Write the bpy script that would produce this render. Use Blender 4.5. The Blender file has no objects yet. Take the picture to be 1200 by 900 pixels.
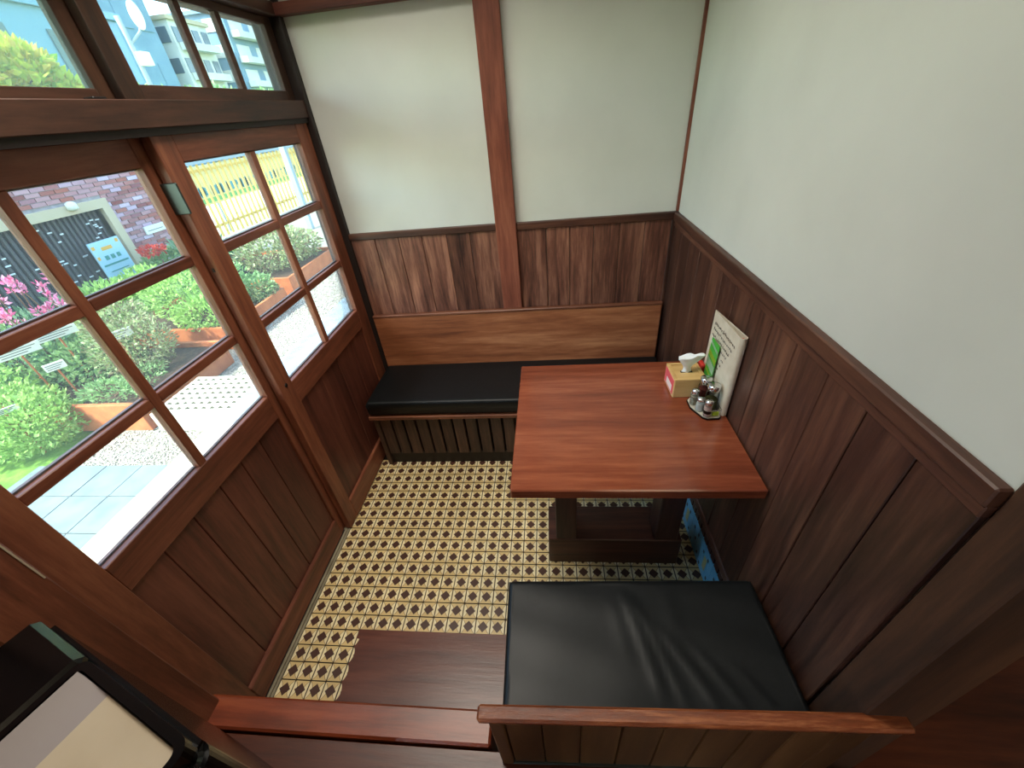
import bpy, bmesh, math, random
from mathutils import Matrix, Vector
import numpy as np
random.seed(7)
rnd = random.Random(11)
S = bpy.context.scene
COL = S.collection

# ------------------------------------------------------------------ camera
cam = bpy.data.cameras.new('camera')
cam.sensor_width = 36.0; cam.lens = 13.97; cam.clip_start = 0.02; cam.clip_end = 400
co = bpy.data.objects.new('camera', cam); COL.objects.link(co)
R = ((0.9939533830960741, 0.02887318168754073, 0.10593871629912824),
     (0.06995781694470621, 0.5771173459696206, -0.813659310048937),
     (-0.08463200387678346, 0.8161506652329701, 0.5716078337108236))
co.matrix_world = Matrix.Translation((1.00006, -1.98228, 1.64106)) @ Matrix(R).to_4x4()
S.camera = co

# ------------------------------------------------------------------ world, sun, lamps, exposure
w = bpy.data.worlds.new('world'); S.world = w; w.use_nodes = True
nt = w.node_tree; bg = nt.nodes['Background']
sky = nt.nodes.new('ShaderNodeTexSky'); sky.sky_type = 'NISHITA'; sky.sun_disc = False
sky.sun_elevation = math.radians(52); sky.sun_rotation = math.radians(215); sky.air_density = 1.2; sky.dust_density = 1.5
nt.links.new(sky.outputs[0], bg.inputs[0]); bg.inputs[1].default_value = 0.85
sun = bpy.data.lights.new('sun', 'SUN'); sun.energy = 7.0; sun.angle = math.radians(0.6); sun.color = (1, .96, .88)
so = bpy.data.objects.new('sun', sun); COL.objects.link(so)
so.rotation_euler = Vector((-.36, -.48, .80)).to_track_quat('Z', 'Y').to_euler()
def area(name, loc, target, sx, sy, e, c):
    l = bpy.data.lights.new(name, 'AREA'); l.shape = 'RECTANGLE'; l.size = sx; l.size_y = sy; l.energy = e; l.color = c
    o = bpy.data.objects.new(name, l); COL.objects.link(o); o.location = loc
    o.rotation_euler = (Vector(loc) - Vector(target)).to_track_quat('Z', 'Y').to_euler()
    return o
bl = area('ceiling_lamp_booth', (.42, -1.0, 2.62), (.55, -1.0, 0), .5, .9, 13, (1, .92, .80)); bl.data.spread = math.radians(125)
area('ceiling_lamp_room', (1.9, -3.1, 2.60), (1.9, -3.1, 0), .9, .9, 9, (1, .80, .55))
S.view_settings.view_transform = 'Standard'; S.view_settings.look = 'None'
S.view_settings.exposure = 0.50; S.view_settings.gamma = 1; S.view_settings.use_curve_mapping = False

# ------------------------------------------------------------------ materials
def lin(c):
    return tuple(((v/255)/12.92 if v/255 <= .04045 else ((v/255+.055)/1.055)**2.4) for v in c) + (1,)
def mat(name, rgb, rough=.5, metal=0, spec=.5, coat=0):
    m = bpy.data.materials.new(name); m.use_nodes = True
    b = m.node_tree.nodes['Principled BSDF']
    b.inputs['Base Color'].default_value = lin(rgb); b.inputs['Roughness'].default_value = rough
    b.inputs['Metallic'].default_value = metal; b.inputs['Specular IOR Level'].default_value = spec
    b.inputs['Coat Weight'].default_value = coat; b.inputs['Coat Roughness'].default_value = .15
    return m
def N(m, t, **k):
    n = m.node_tree.nodes.new(t)
    for a, v in k.items(): setattr(n, a, v)
    return n
def L(m, a, b): m.node_tree.links.new(a, b)
def ramp(m, stops):
    r = N(m, 'ShaderNodeValToRGB'); e = r.color_ramp.elements
    e[0].position = stops[0][0]; e[0].color = lin(stops[0][1]); e[1].position = stops[-1][0]; e[1].color = lin(stops[-1][1])
    for p, c in stops[1:-1]:
        q = e.new(p); q.color = lin(c)
    return r
def wood(name, dark, mid, light, axis='z', rough=.4, coat=0, grain=14, bump=.12, var=.35, spec=.5):
    m = mat(name, mid, rough, coat=coat, spec=spec); b = m.node_tree.nodes['Principled BSDF']
    tc = N(m, 'ShaderNodeTexCoord'); mp = N(m, 'ShaderNodeMapping'); oi = N(m, 'ShaderNodeObjectInfo')
    s = {'x': (.09, 1, 1), 'y': (1, .09, 1), 'z': (1, 1, .09)}[axis]
    mp.inputs['Scale'].default_value = s
    add = N(m, 'ShaderNodeVectorMath', operation='SCALE'); L(m, oi.outputs['Random'], add.inputs['Scale']); add.inputs[0].default_value = (7, 13, 5)
    ad2 = N(m, 'ShaderNodeVectorMath', operation='ADD'); L(m, tc.outputs['Object'], mp.inputs[0]); L(m, mp.outputs[0], ad2.inputs[0]); L(m, add.outputs[0], ad2.inputs[1])
    n1 = N(m, 'ShaderNodeTexNoise'); n1.inputs['Scale'].default_value = grain; n1.inputs['Detail'].default_value = 6; n1.inputs['Roughness'].default_value = .62; n1.inputs['Distortion'].default_value = .6
    n2 = N(m, 'ShaderNodeTexNoise'); n2.inputs['Scale'].default_value = grain*5; n2.inputs['Detail'].default_value = 6; n2.inputs['Roughness'].default_value = .7
    L(m, ad2.outputs[0], n1.inputs[0]); L(m, ad2.outputs[0], n2.inputs[0])
    mx = N(m, 'ShaderNodeMix'); mx.data_type = 'FLOAT'; mx.inputs[0].default_value = .42
    L(m, n1.outputs[0], mx.inputs[2]); L(m, n2.outputs[0], mx.inputs[3])
    r = ramp(m, [(.36, dark), (.5, mid), (.64, light)]); L(m, mx.outputs[0], r.inputs[0])
    hs = N(m, 'ShaderNodeHueSaturation'); mr = N(m, 'ShaderNodeMapRange')
    mr.inputs[3].default_value = 1 - var; mr.inputs[4].default_value = 1 + var
    L(m, oi.outputs['Random'], mr.inputs[0]); L(m, mr.outputs[0], hs.inputs['Value']); L(m, r.outputs[0], hs.inputs['Color'])
    L(m, hs.outputs[0], b.inputs['Base Color'])
    bp = N(m, 'ShaderNodeBump'); bp.inputs['Strength'].default_value = bump; bp.inputs['Distance'].default_value = .004
    L(m, n2.outputs[0], bp.inputs['Height']); L(m, bp.outputs[0], b.inputs['Normal'])
    return m
def noisy(name, c1, c2, scale=8, rough=.8, bump=.1, dist=.01, detail=5, spec=.3, stretch=None):
    m = mat(name, c1, rough, spec=spec); b = m.node_tree.nodes['Principled BSDF']
    tc = N(m, 'ShaderNodeTexCoord'); n1 = N(m, 'ShaderNodeTexNoise'); n1.inputs['Scale'].default_value = scale; n1.inputs['Detail'].default_value = detail
    mp = N(m, 'ShaderNodeMapping'); mp.inputs['Scale'].default_value = stretch or (1, 1, 1)
    L(m, tc.outputs['Object'], mp.inputs[0]); L(m, mp.outputs[0], n1.inputs[0])
    r = ramp(m, [(.35, c1), (.65, c2)]); L(m, n1.outputs[0], r.inputs[0]); L(m, r.outputs[0], b.inputs['Base Color'])
    bp = N(m, 'ShaderNodeBump'); bp.inputs['Strength'].default_value = bump; bp.inputs['Distance'].default_value = dist
    L(m, n1.outputs[0], bp.inputs['Height']); L(m, bp.outputs[0], b.inputs['Normal'])
    return m
def island(name, cols, rough=.8, spec=.3):
    m = mat(name, cols[0], rough, spec=spec); b = m.node_tree.nodes['Principled BSDF']
    g = N(m, 'ShaderNodeNewGeometry')
    r = ramp(m, [(i/(len(cols)-1), c) for i, c in enumerate(cols)]); L(m, g.outputs['Random Per Island'], r.inputs[0]); L(m, r.outputs[0], b.inputs['Base Color'])
    return m
def leafmat(name, cols):
    m = island(name, cols, .55, .3); b = m.node_tree.nodes['Principled BSDF']
    tr = N(m, 'ShaderNodeBsdfTranslucent'); mx = N(m, 'ShaderNodeMixShader'); mx.inputs[0].default_value = .35
    src = b.inputs['Base Color'].links[0].from_socket; L(m, src, tr.inputs[0])
    out = m.node_tree.nodes['Material Output']; L(m, b.outputs[0], mx.inputs[1]); L(m, tr.outputs[0], mx.inputs[2]); L(m, mx.outputs[0], out.inputs[0])
    return m
def glass(name, tint=(235, 245, 243), refl=.06, haze=0):
    m = bpy.data.materials.new(name); m.use_nodes = True; t = m.node_tree
    for n in list(t.nodes):
        if n.type == 'BSDF_PRINCIPLED': t.nodes.remove(n)
    out = t.nodes['Material Output']; tr = N(m, 'ShaderNodeBsdfTransparent'); tr.inputs[0].default_value = lin(tint)
    gl = N(m, 'ShaderNodeBsdfGlossy'); gl.inputs['Roughness'].default_value = .02
    lw = N(m, 'ShaderNodeLayerWeight'); lw.inputs[0].default_value = .12
    mm = N(m, 'ShaderNodeMath', operation='MULTIPLY'); mm.inputs[1].default_value = .7; L(m, lw.outputs['Fresnel'], mm.inputs[0])
    mx = N(m, 'ShaderNodeMixShader'); L(m, mm.outputs[0], mx.inputs[0]); L(m, tr.outputs[0], mx.inputs[1]); L(m, gl.outputs[0], mx.inputs[2])
    last = mx
    if haze:
        df = N(m, 'ShaderNodeBsdfTranslucent'); df.inputs[0].default_value = lin((225, 235, 235)); m2 = N(m, 'ShaderNodeMixShader'); m2.inputs[0].default_value = haze
        L(m, mx.outputs[0], m2.inputs[1]); L(m, df.outputs[0], m2.inputs[2]); last = m2
    L(m, last.outputs[0], out.inputs[0]); return m

M = {}
M['door'] = wood('door_wood', (82, 44, 30), (124, 70, 49), (154, 96, 68), 'z', .42, grain=10, var=.10)
M['doorh'] = wood('door_wood_horizontal', (82, 44, 30), (122, 68, 48), (152, 94, 68), 'y', .42, grain=10, var=.10)
M['panel'] = wood('door_panel_wood', (62, 30, 23), (98, 52, 40), (122, 70, 54), 'z', .45, grain=9, var=.14)
M['beam'] = wood('beam_wood', (42, 27, 20), (72, 45, 34), (94, 61, 46), 'y', .5, grain=11, var=.12)
M['beamx'] = wood('lintel_wood', (72, 34, 28), (104, 52, 40), (128, 72, 54), 'x', .5, grain=11, var=.12)
M['post'] = wood('post_wood', (84, 42, 32), (120, 66, 50), (148, 90, 68), 'z', .42, grain=12, var=.08)
M['darkpost'] = wood('dark_post_wood', (36, 24, 18), (64, 41, 28), (86, 56, 38), 'z', .55, grain=11, var=.1)
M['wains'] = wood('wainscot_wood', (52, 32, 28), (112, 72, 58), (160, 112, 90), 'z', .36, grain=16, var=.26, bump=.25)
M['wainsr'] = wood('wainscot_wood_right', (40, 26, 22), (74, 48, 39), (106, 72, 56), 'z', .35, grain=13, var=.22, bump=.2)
M['cap'] = wood('cap_wood', (60, 34, 26), (92, 56, 42), (120, 78, 58), 'x', .45, grain=14)
M['capy'] = wood('cap_wood_deep', (58, 34, 27), (86, 54, 41), (112, 74, 56), 'y', .45, grain=14)
M['table'] = wood('table_wood', (98, 46, 30), (124, 62, 40), (150, 84, 56), 'x', .22, coat=.35, grain=9, bump=.04, var=.0)
M['tabledark'] = wood('table_underframe_wood', (40, 22, 18), (66, 38, 30), (86, 52, 40), 'z', .4, grain=12, var=.05)
M['tabledarkx'] = wood('table_foot_wood', (46, 25, 20), (78, 44, 34), (98, 58, 44), 'x', .35, grain=12, var=.05)
M['back'] = wood('backrest_wood', (112, 64, 42), (160, 98, 64), (200, 138, 96), 'x', .38, grain=8, bump=.06, var=0)
M['slat'] = wood('slat_wood', (40, 28, 22), (70, 48, 38), (98, 70, 54), 'z', .5, grain=16, var=.2)
M['slatcap'] = wood('bench_rail_wood', (80, 46, 32), (118, 70, 48), (146, 92, 64), 'x', .42, grain=14, var=.05)
M['kick'] = mat('kickboard_dark', (34, 24, 20), .6)
M['platform'] = wood('platform_wood', (44, 20, 12), (74, 34, 20), (100, 50, 30), 'x', .36, grain=9, var=.10)
M['sill'] = wood('platform_edge_wood', (84, 36, 20), (124, 56, 32), (150, 76, 46), 'x', .35, grain=9, var=.05)
M['board'] = wood('step_board_wood', (68, 32, 24), (92, 46, 34), (112, 62, 46), 'x', .33, grain=9, var=0)
M['rail'] = wood('rail_wood', (78, 38, 20), (120, 62, 34), (176, 112, 70), 'x', .26, grain=26, bump=.5, var=0)
M['benchpanel'] = wood('bench_back_panel_wood', (48, 30, 17), (80, 54, 31), (108, 78, 48), 'z', .3, grain=9, var=.12)
M['plaster'] = noisy('white_plaster', (204, 208, 202), (212, 216, 210), 3, .9, .05, .004, spec=.15)
M['ceiling'] = mat('ceiling_plaster', (214, 210, 198), .9)
M['vinyl'] = noisy('black_vinyl', (12, 16, 18), (16, 20, 22), 60, .44, .08, .002, spec=.30)
M['grout'] = noisy('tile_grout', (36, 28, 20), (46, 38, 28), 20, .8)
M['metal'] = mat('brushed_metal', (84, 94, 94), .4, 1)
M['chrome'] = mat('chrome', (215, 215, 215), .12, 1)
M['dark'] = mat('dark_fitting', (22, 20, 20), .4)
M['glass'] = glass('window_glass', haze=.03)
M['glasshaze'] = glass('hazy_window_glass', (215, 235, 228), haze=.10)
M['jarglass'] = glass('jar_glass', (236, 240, 240))
M['black'] = mat('black_lacquer', (6, 6, 7), .22, spec=.35, coat=.15)
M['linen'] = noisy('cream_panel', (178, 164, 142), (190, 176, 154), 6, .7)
M['linen2'] = mat('grey_panel', (150, 142, 142), .65)
M['stone'] = noisy('grey_stone_strip', (120, 112, 92), (148, 140, 118), 12, .7)

# inlaid cement tile: cream ground, dark diamond, pale lens-shaped petals on the joints (flat print, by UV)
def tilemat(name, ground, petal, dia):
    m = mat(name, ground, .34, spec=.5); b = m.node_tree.nodes['Principled BSDF']
    uv = N(m, 'ShaderNodeTexCoord'); sp = N(m, 'ShaderNodeSeparateXYZ'); L(m, uv.outputs['UV'], sp.inputs[0])
    def mth(op, a, b_=None, v=None):
        n = N(m, 'ShaderNodeMath', operation=op)
        L(m, a, n.inputs[0]) if not isinstance(a, (int, float)) else setattr(n.inputs[0], 'default_value', a)
        if b_ is not None: L(m, b_, n.inputs[1])
        if v is not None: n.inputs[1].default_value = v
        return n.outputs[0]
    au = mth('ABSOLUTE', mth('SUBTRACT', sp.outputs[0], v=.5)); av = mth('ABSOLUTE', mth('SUBTRACT', sp.outputs[1], v=.5))
    # concave diamond: distance of a cell corner
    cu = mth('SUBTRACT', au, v=.5); cv = mth('SUBTRACT', av, v=.5)
    sm = mth('ADD', au, av); dd = mth('LESS_THAN', sm, v=.355)
    # petals: half lenses on the left and right joints
    vv = mth('MULTIPLY', mth('MULTIPLY', av, av), v=1.25)
    pe = mth('GREATER_THAN', mth('ADD', au, mth('MULTIPLY', vv, v=-1)), v=.50) if False else mth('GREATER_THAN', mth('SUBTRACT', au, vv), v=.215)
    pl = mth('LESS_THAN', mth('ABSOLUTE', mth('SUBTRACT', mth('SUBTRACT', au, vv), v=.205)), v=.018)
    oi = N(m, 'ShaderNodeObjectInfo'); tcn = N(m, 'ShaderNodeTexNoise'); tcn.inputs['Scale'].default_value = 9
    g = N(m, 'ShaderNodeNewGeometry'); L(m, g.outputs['Position'], tcn.inputs[0])
    def mix(f, a, c):
        n = N(m, 'ShaderNodeMix'); n.data_type = 'RGBA'
        L(m, f, n.inputs[0])
        (L(m, a, n.inputs[6]) if not isinstance(a, tuple) else setattr(n.inputs[6], 'default_value', lin(a)))
        (L(m, c, n.inputs[7]) if not isinstance(c, tuple) else setattr(n.inputs[7], 'default_value', lin(c)))
        return n.outputs[2]
    c = mix(pe, ground, petal); c = mix(pl, c, (142, 112, 72)); c = mix(dd, c, dia); c = mix(mth('GREATER_THAN', mth('MAXIMUM', au, av), v=.466), c, (74, 56, 36))
    hs = N(m, 'ShaderNodeHueSaturation'); L(m, c, hs.inputs['Color']); mr = N(m, 'ShaderNodeMapRange'); mr.inputs[3].default_value = .72; mr.inputs[4].default_value = 1.15
    L(m, tcn.outputs[0], mr.inputs[0]); L(m, mr.outputs[0], hs.inputs['Value']); L(m, hs.outputs[0], b.inputs['Base Color'])
    return m
M['tile'] = tilemat('inlaid_tile', (222, 196, 138), (244, 230, 188), (76, 48, 38))

# ------------------------------------------------------------------ mesh helpers
def nb(): return bmesh.new()
def box(bm, x0, x1, y0, y1, z0, z1, bev=0, rot=None, seg=1):
    g = bmesh.ops.create_cube(bm, size=1); v = g['verts']
    for q in v:
        q.co = Vector(((x0+x1)/2 + q.co.x*(x1-x0), (y0+y1)/2 + q.co.y*(y1-y0), (z0+z1)/2 + q.co.z*(z1-z0)))
    if rot:
        ang, ax, piv = rot
        bmesh.ops.rotate(bm, verts=v, cent=piv, matrix=Matrix.Rotation(ang, 3, ax))
    if bev:
        e = list({e for q in v for e in q.link_edges})
        bmesh.ops.bevel(bm, geom=e, offset=bev, segments=seg, affect='EDGES', profile=.5)
    return bm
def lathe(bm, prof, cx, cy, n=16):
    rings = []
    for r, z in prof:
        rings.append([bm.verts.new((cx + r*math.cos(2*math.pi*i/n), cy + r*math.sin(2*math.pi*i/n), z)) for i in range(n)])
    for a, b in zip(rings, rings[1:]):
        for i in range(n): bm.faces.new((a[i], a[(i+1) % n], b[(i+1) % n], b[i]))
    bm.faces.new(list(reversed(rings[0]))); bm.faces.new(rings[-1])
def tube(bm, pts, r, n=8):
    pts = [Vector(p) for p in pts]; rings = []
    for i, p in enumerate(pts):
        d = (pts[min(i+1, len(pts)-1)] - pts[max(i-1, 0)]).normalized()
        a = d.orthogonal().normalized() if abs(d.z) > .9 else d.cross(Vector((0, 0, 1))).normalized(); b = d.cross(a)
        rings.append([bm.verts.new(p + r*(a*math.cos(2*math.pi*k/n) + b*math.sin(2*math.pi*k/n))) for k in range(n)])
    for a, b in zip(rings, rings[1:]):
        for k in range(n): bm.faces.new((a[k], a[(k+1) % n], b[(k+1) % n], b[k]))
    bm.faces.new(rings[0]); bm.faces.new(list(reversed(rings[-1])))
def prism(bm, poly, z0, z1):
    a = [bm.verts.new((x, y, z0)) for x, y in poly]; b = [bm.verts.new((x, y, z1)) for x, y in poly]; n = len(poly)
    bm.faces.new(list(reversed(a))); bm.faces.new(b)
    for i in range(n): bm.faces.new((a[i], a[(i+1) % n], b[(i+1) % n], b[i]))
def obj(name, bm, m, parent=None, smooth=False, **props):
    me = bpy.data.meshes.new(name); bmesh.ops.recalc_face_normals(bm, faces=bm.faces[:]); bm.to_mesh(me); bm.free()
    me.materials.append(m if not isinstance(m, str) else M[m])
    if smooth:
        for p in me.polygons: p.use_smooth = True
    o = bpy.data.objects.new(name, me); COL.objects.link(o)
    if parent: o.parent = parent
    for k, v in props.items(): o[k] = v
    return o
def bx(name, c, m, parent=None, bev=.0015, **p):
    return obj(name, box(nb(), *c, bev=bev), m, parent, **p)
def thing(name, label, cat, loc=(0, 0, 0), rotz=0, group=None):
    o = bpy.data.objects.new(name, None); COL.objects.link(o); o.location = loc; o.rotation_euler = (0, 0, rotz)
    o.empty_display_size = .1; o['label'] = label; o['category'] = cat
    if group: o['group'] = group
    return o
def tag(o, label, cat, group=None):
    o['label'] = label; o['category'] = cat
    if group: o['group'] = group
    return o
def struct(name, bm, m, label, cat, parent=None):
    o = obj(name, bm, m, parent); o['kind'] = 'structure'; o['label'] = label; o['category'] = cat; return o
def smooth_mod(o, lv=2):
    s = o.modifiers.new('sub', 'SUBSURF'); s.levels = lv; s.render_levels = lv

W = 1.584     # right wall
CE = 2.70     # ceiling
PZ = .28      # raised platform floor
# ------------------------------------------------------------------ room shell
fl = struct('floor', box(nb(), -.09, W+.02, -1.66, .02, -.06, -.004), 'grout', 'cream and brown inlaid tiled floor of the sunken booth', 'floor')
P = .05763; OX = .0049; OY = -1.5096
tm = None; stuff = nb(); uvl = stuff.loops.layers.uv.new('UVMap')
def tile_bm(bm, uvl, cx, cy, h, x0=None, x1=None):
    hw_ = P/2 - .0017
    ax0, ax1 = (cx-hw_ if x0 is None else max(cx-hw_, x0)), (cx+hw_ if x1 is None else min(cx+hw_, x1))
    v = [bm.verts.new(p) for p in ((ax0, cy-hw_, h), (ax1, cy-hw_, h), (ax1, cy+hw_, h), (ax0, cy+hw_, h))]
    vb = [bm.verts.new((p.co.x + s*.0006, p.co.y + t*.0006, -.004)) for p, s, t in zip(v, (-1, 1, 1, -1), (-1, -1, 1, 1))]
    fs = [bm.faces.new(v)] + [bm.faces.new((vb[i], vb[(i+1) % 4], v[(i+1) % 4], v[i])) for i in range(4)]
    for f in fs:
        for l in f.loops: l[uvl].uv = ((l.vert.co.x-cx)/P + .5, (l.vert.co.y-cy)/P + .5)
cells = []
for r in range(-2, 20):
    for c in range(0, 28):
        cx, cy = OX + c*P, OY + r*P
        if r <= 3 and c >= 5: continue
        hid = (cx > .88 and cy > -.80 and c < 27) or (cy < -1.28 and cx > .80) or cy > -.44
        cells.append((hid, -r if not hid else 99, c, r, cx, cy))
vis = sorted([q for q in cells if not q[0]], key=lambda q: (q[5], q[4]))[:300]
vs = set((q[2], q[3]) for q in vis)
tmesh = None
for q in cells:
    hid, _, c, r, cx, cy = q
    if (c, r) in vs:
        if tmesh is None:
            b = nb(); u = b.loops.layers.uv.new('UVMap'); tile_bm(b, u, 0, 0, 0)
            tmesh = bpy.data.meshes.new('tile'); b.to_mesh(tmesh); b.free(); tmesh.materials.append(M['tile'])
        o = bpy.data.objects.new('tile', tmesh); COL.objects.link(o); o.parent = fl
        o.location = (cx + rnd.uniform(-.0003, .0003), cy + rnd.uniform(-.0003, .0003), rnd.uniform(-.0006, 0)); o.rotation_euler = (0, 0, rnd.choice((0, math.pi)))
    else:
        tile_bm(stuff, uvl, cx, cy, rnd.uniform(-.0006, 0), x1=W)
# cells under the flat board in the nearest rows are left out
obj('small_tiles', stuff, 'tile', fl, kind='stuff')
bx('edge_strip', (-.036, -.0255, -1.64, -.40, -.004, .0), M['stone'], fl, label='plain cream strip along the edge of the tiles')
st = M['stone']

wl = struct('wall_left', box(nb(), -.12, -.005, -3.6, 0, 2.03, CE), 'plaster', 'white plaster wall above the windows', 'wall')
wb = struct('wall_back', box(nb(), -.12, 3.2, 0, .12, -.1, CE), 'plaster', 'white plaster wall behind the long bench', 'wall')
wr = struct('wall_right', box(nb(), W, W+.10, -1.605, 0, -.1, CE), 'plaster', 'white plaster wall beside the table', 'wall')
struct('ceiling', box(nb(), -.12, 3.2, -4.4, .12, CE, CE+.1), 'ceiling', 'plain ceiling', 'ceiling')
struct('wall_front', box(nb(), -.12, 3.2, -4.5, -4.4, -.1, CE), M['beam'], 'dark wooden wall behind the viewer', 'wall')
struct('wall_far_right', box(nb(), 3.1, 3.2, -4.4, 0, -.1, CE), 'ceiling', 'plain wall of the neighbouring room', 'wall')
# back wall panelling
zb0, zb1 = .02, 1.160
xs = [0.010, .134, .256, .374, .497, .613, .747]
for a, b in list(zip(xs, xs[1:])) + list(zip([.84, .982, 1.093, 1.206, 1.326, 1.441, 1.560], [.982, 1.093, 1.206, 1.326, 1.441, 1.560, W])):
    bx('plank', (a+.0012, b-.0012, -.014 + rnd.uniform(-.001, .001), 0, zb0, zb1), 'wains', wb, bev=.002)
bx('wainscot_cap', (0, .745, -.024, 0, 1.160, 1.190), 'cap', wb, bev=.003)
bx('wainscot_cap', (.842, W, -.024, 0, 1.156, 1.188), 'cap', wb, bev=.003)
struct('trim_1', box(nb(), .745, .842, -.034, 0, .02, CE, bev=.002), 'post', 'reddish wooden post in the middle of the back wall', 'post')
struct('trim_2', box(nb(), 0, W, -.045, 0, 1.990, 2.026, bev=.002), 'beamx', 'reddish wooden beam across the top of the back wall', 'beam')
# right wall panelling
ys = [-.014, -.15, -.27, -.40, -.52, -.64, -.76, -.88, -1.0, -1.12, -1.25, -1.37, -1.49, -1.603]
for a, b in zip(ys, ys[1:]):
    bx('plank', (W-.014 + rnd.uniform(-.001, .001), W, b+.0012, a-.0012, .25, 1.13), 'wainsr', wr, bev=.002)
bx('wainscot_frieze', (W-.017, W, -1.603, -.014, 1.128, 1.150), 'capy', wr, bev=.002)
bx('wainscot_cap', (W-.022, W, -1.603, -.014, 1.150, 1.186), 'capy', wr, bev=.003)
bx('corner_bead', (W-.012, W, -.012, 0, 1.188, CE), 'post', wr, bev=.001)
bx('corner_bead', (W-.028, W-.012, -.030, -.012, .02, 1.156), 'wainsr', wr, bev=.002)
struct('baseboard_right', box(nb(), W-.018, W, -1.6, 0, .225, .262, bev=.003), 'capy', 'narrow dark wooden baseboard above the blue tiles', 'baseboard')
struct('trim_3', box(nb(), W-.006, W+.110, -1.678, -1.603, .0, CE, bev=.004), 'darkpost', 'dark wooden corner post at the end of the right wall', 'post')
# blue tiled skirting below the right wall
sk = struct('trim_4', box(nb(), W-.002, W+.004, -1.6, -.02, 0, .225), 'grout', 'blue and brown tiled skirting below the right wall', 'skirting')
M['bluetile'] = island('blue_tile', [(104, 188, 230), (126, 206, 242), (112, 196, 236)], .3)
M['yelltile'] = mat('yellow_tile', (196, 190, 130), .35); M['browntile'] = mat('brown_tile', (70, 40, 36), .35); M['whitetile'] = mat('white_tile', (206, 200, 196), .4); M['navytile'] = mat('navy_tile', (40, 62, 92), .35)
y = -1.33
k = 0
while y < -.05:
    bx('brown_tile', (W-.008, W-.002, y+.002, y+.034, .165, .200), 'browntile', sk, bev=.0006)
    y += .038
y = -1.30
for i in range(11):
    y0 = -1.335 + i*.115
    b = nb()
    for a in range(3):
        for c in range(4):
            box(b, W-.008, W-.002, y0+a*.0383+.001, y0+a*.0383+.0375, .004+c*.0395, .0425+c*.0395)
    obj('blue_tile', b, 'bluetile', sk)
    b = nb()
    for (a, c) in ((.5, 1), (1.5, 2), (2.5, .6), (1.0, 3.2), (2.2, 3)):
        box(b, W-.0088, W-.002, y0+a*.0383-.005, y0+a*.0383+.005, c*.0395-.008, c*.0395+.008)
    obj('inlay', b, 'navytile', sk)
    if i % 2 == 0: bx('inlay', (W-.0092, W-.002, y0+.045, y0+.070, .045, .115), 'yelltile', sk, bev=.0005)
bx('white_strip', (W-.009, W-.002, -1.6, -.03, .203, .224), 'whitetile', sk)

# ------------------------------------------------------------------ left window wall: beams, doors, transoms
struct('trim_5', box(nb(), -.11, .004, -3.6, -.0, 1.672, 1.732, bev=.002), 'beam', 'heavy dark wooden beam between doors and transom windows', 'beam')
struct('trim_11', box(nb(), -.11, -.004, -3.6, -.0, 1.655, 1.673), 'kick', 'dark head track above the sliding doors', 'trim')
struct('trim_6', box(nb(), -.11, .006, -3.6, -.0, 1.990, 2.030, bev=.002), 'beam', 'dark wooden beam above the transom windows', 'beam')
struct('trim_7', box(nb(), -.11, .012, -.030, 0, 0, CE, bev=.003), M['kick'], 'dark corner post beside the far sliding door', 'post')
struct('trim_8', box(nb(), -.11, -.008, -1.735, -1.625, -.05, 1.672, bev=.004), 'door', 'wooden door jamb post beside the near sliding door', 'post')
bx('edge_glint', (-.0085, -.0065, -1.632, -1.629, .96, 1.25), M['linen'], bpy.data.objects['trim_8'], bev=0, label='thin pale strip for the glint on the door edge')  # pale strip paints in the highlight along the door edge
wn = struct('wall_left_near', box(nb(), -.11, -.02, -3.6, -1.735, -.1, 1.672), 'panel', 'dark wood panelled wall beyond the door jamb', 'wall')
struct('wall_left_upper', box(nb(), -.10, -.06, -3.6, -1.70, 1.732, 1.990), 'panel', 'dark board beside the transom window', 'wall')
tk = struct('trim_9', box(nb(), -.115, -.036, -1.64, 0, -.06, .004), 'stone', 'grey stone strip under the sliding doors', 'sill')
bx('track_groove', (-.052, -.046, -1.62, -.86, .004, .0065), 'kick', tk, bev=0)
struct('baseboard_left', box(nb(), -.11, -.062, -1.64, 0, .004, .022), 'kick', 'low dark door track on the floor', 'baseboard')

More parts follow.
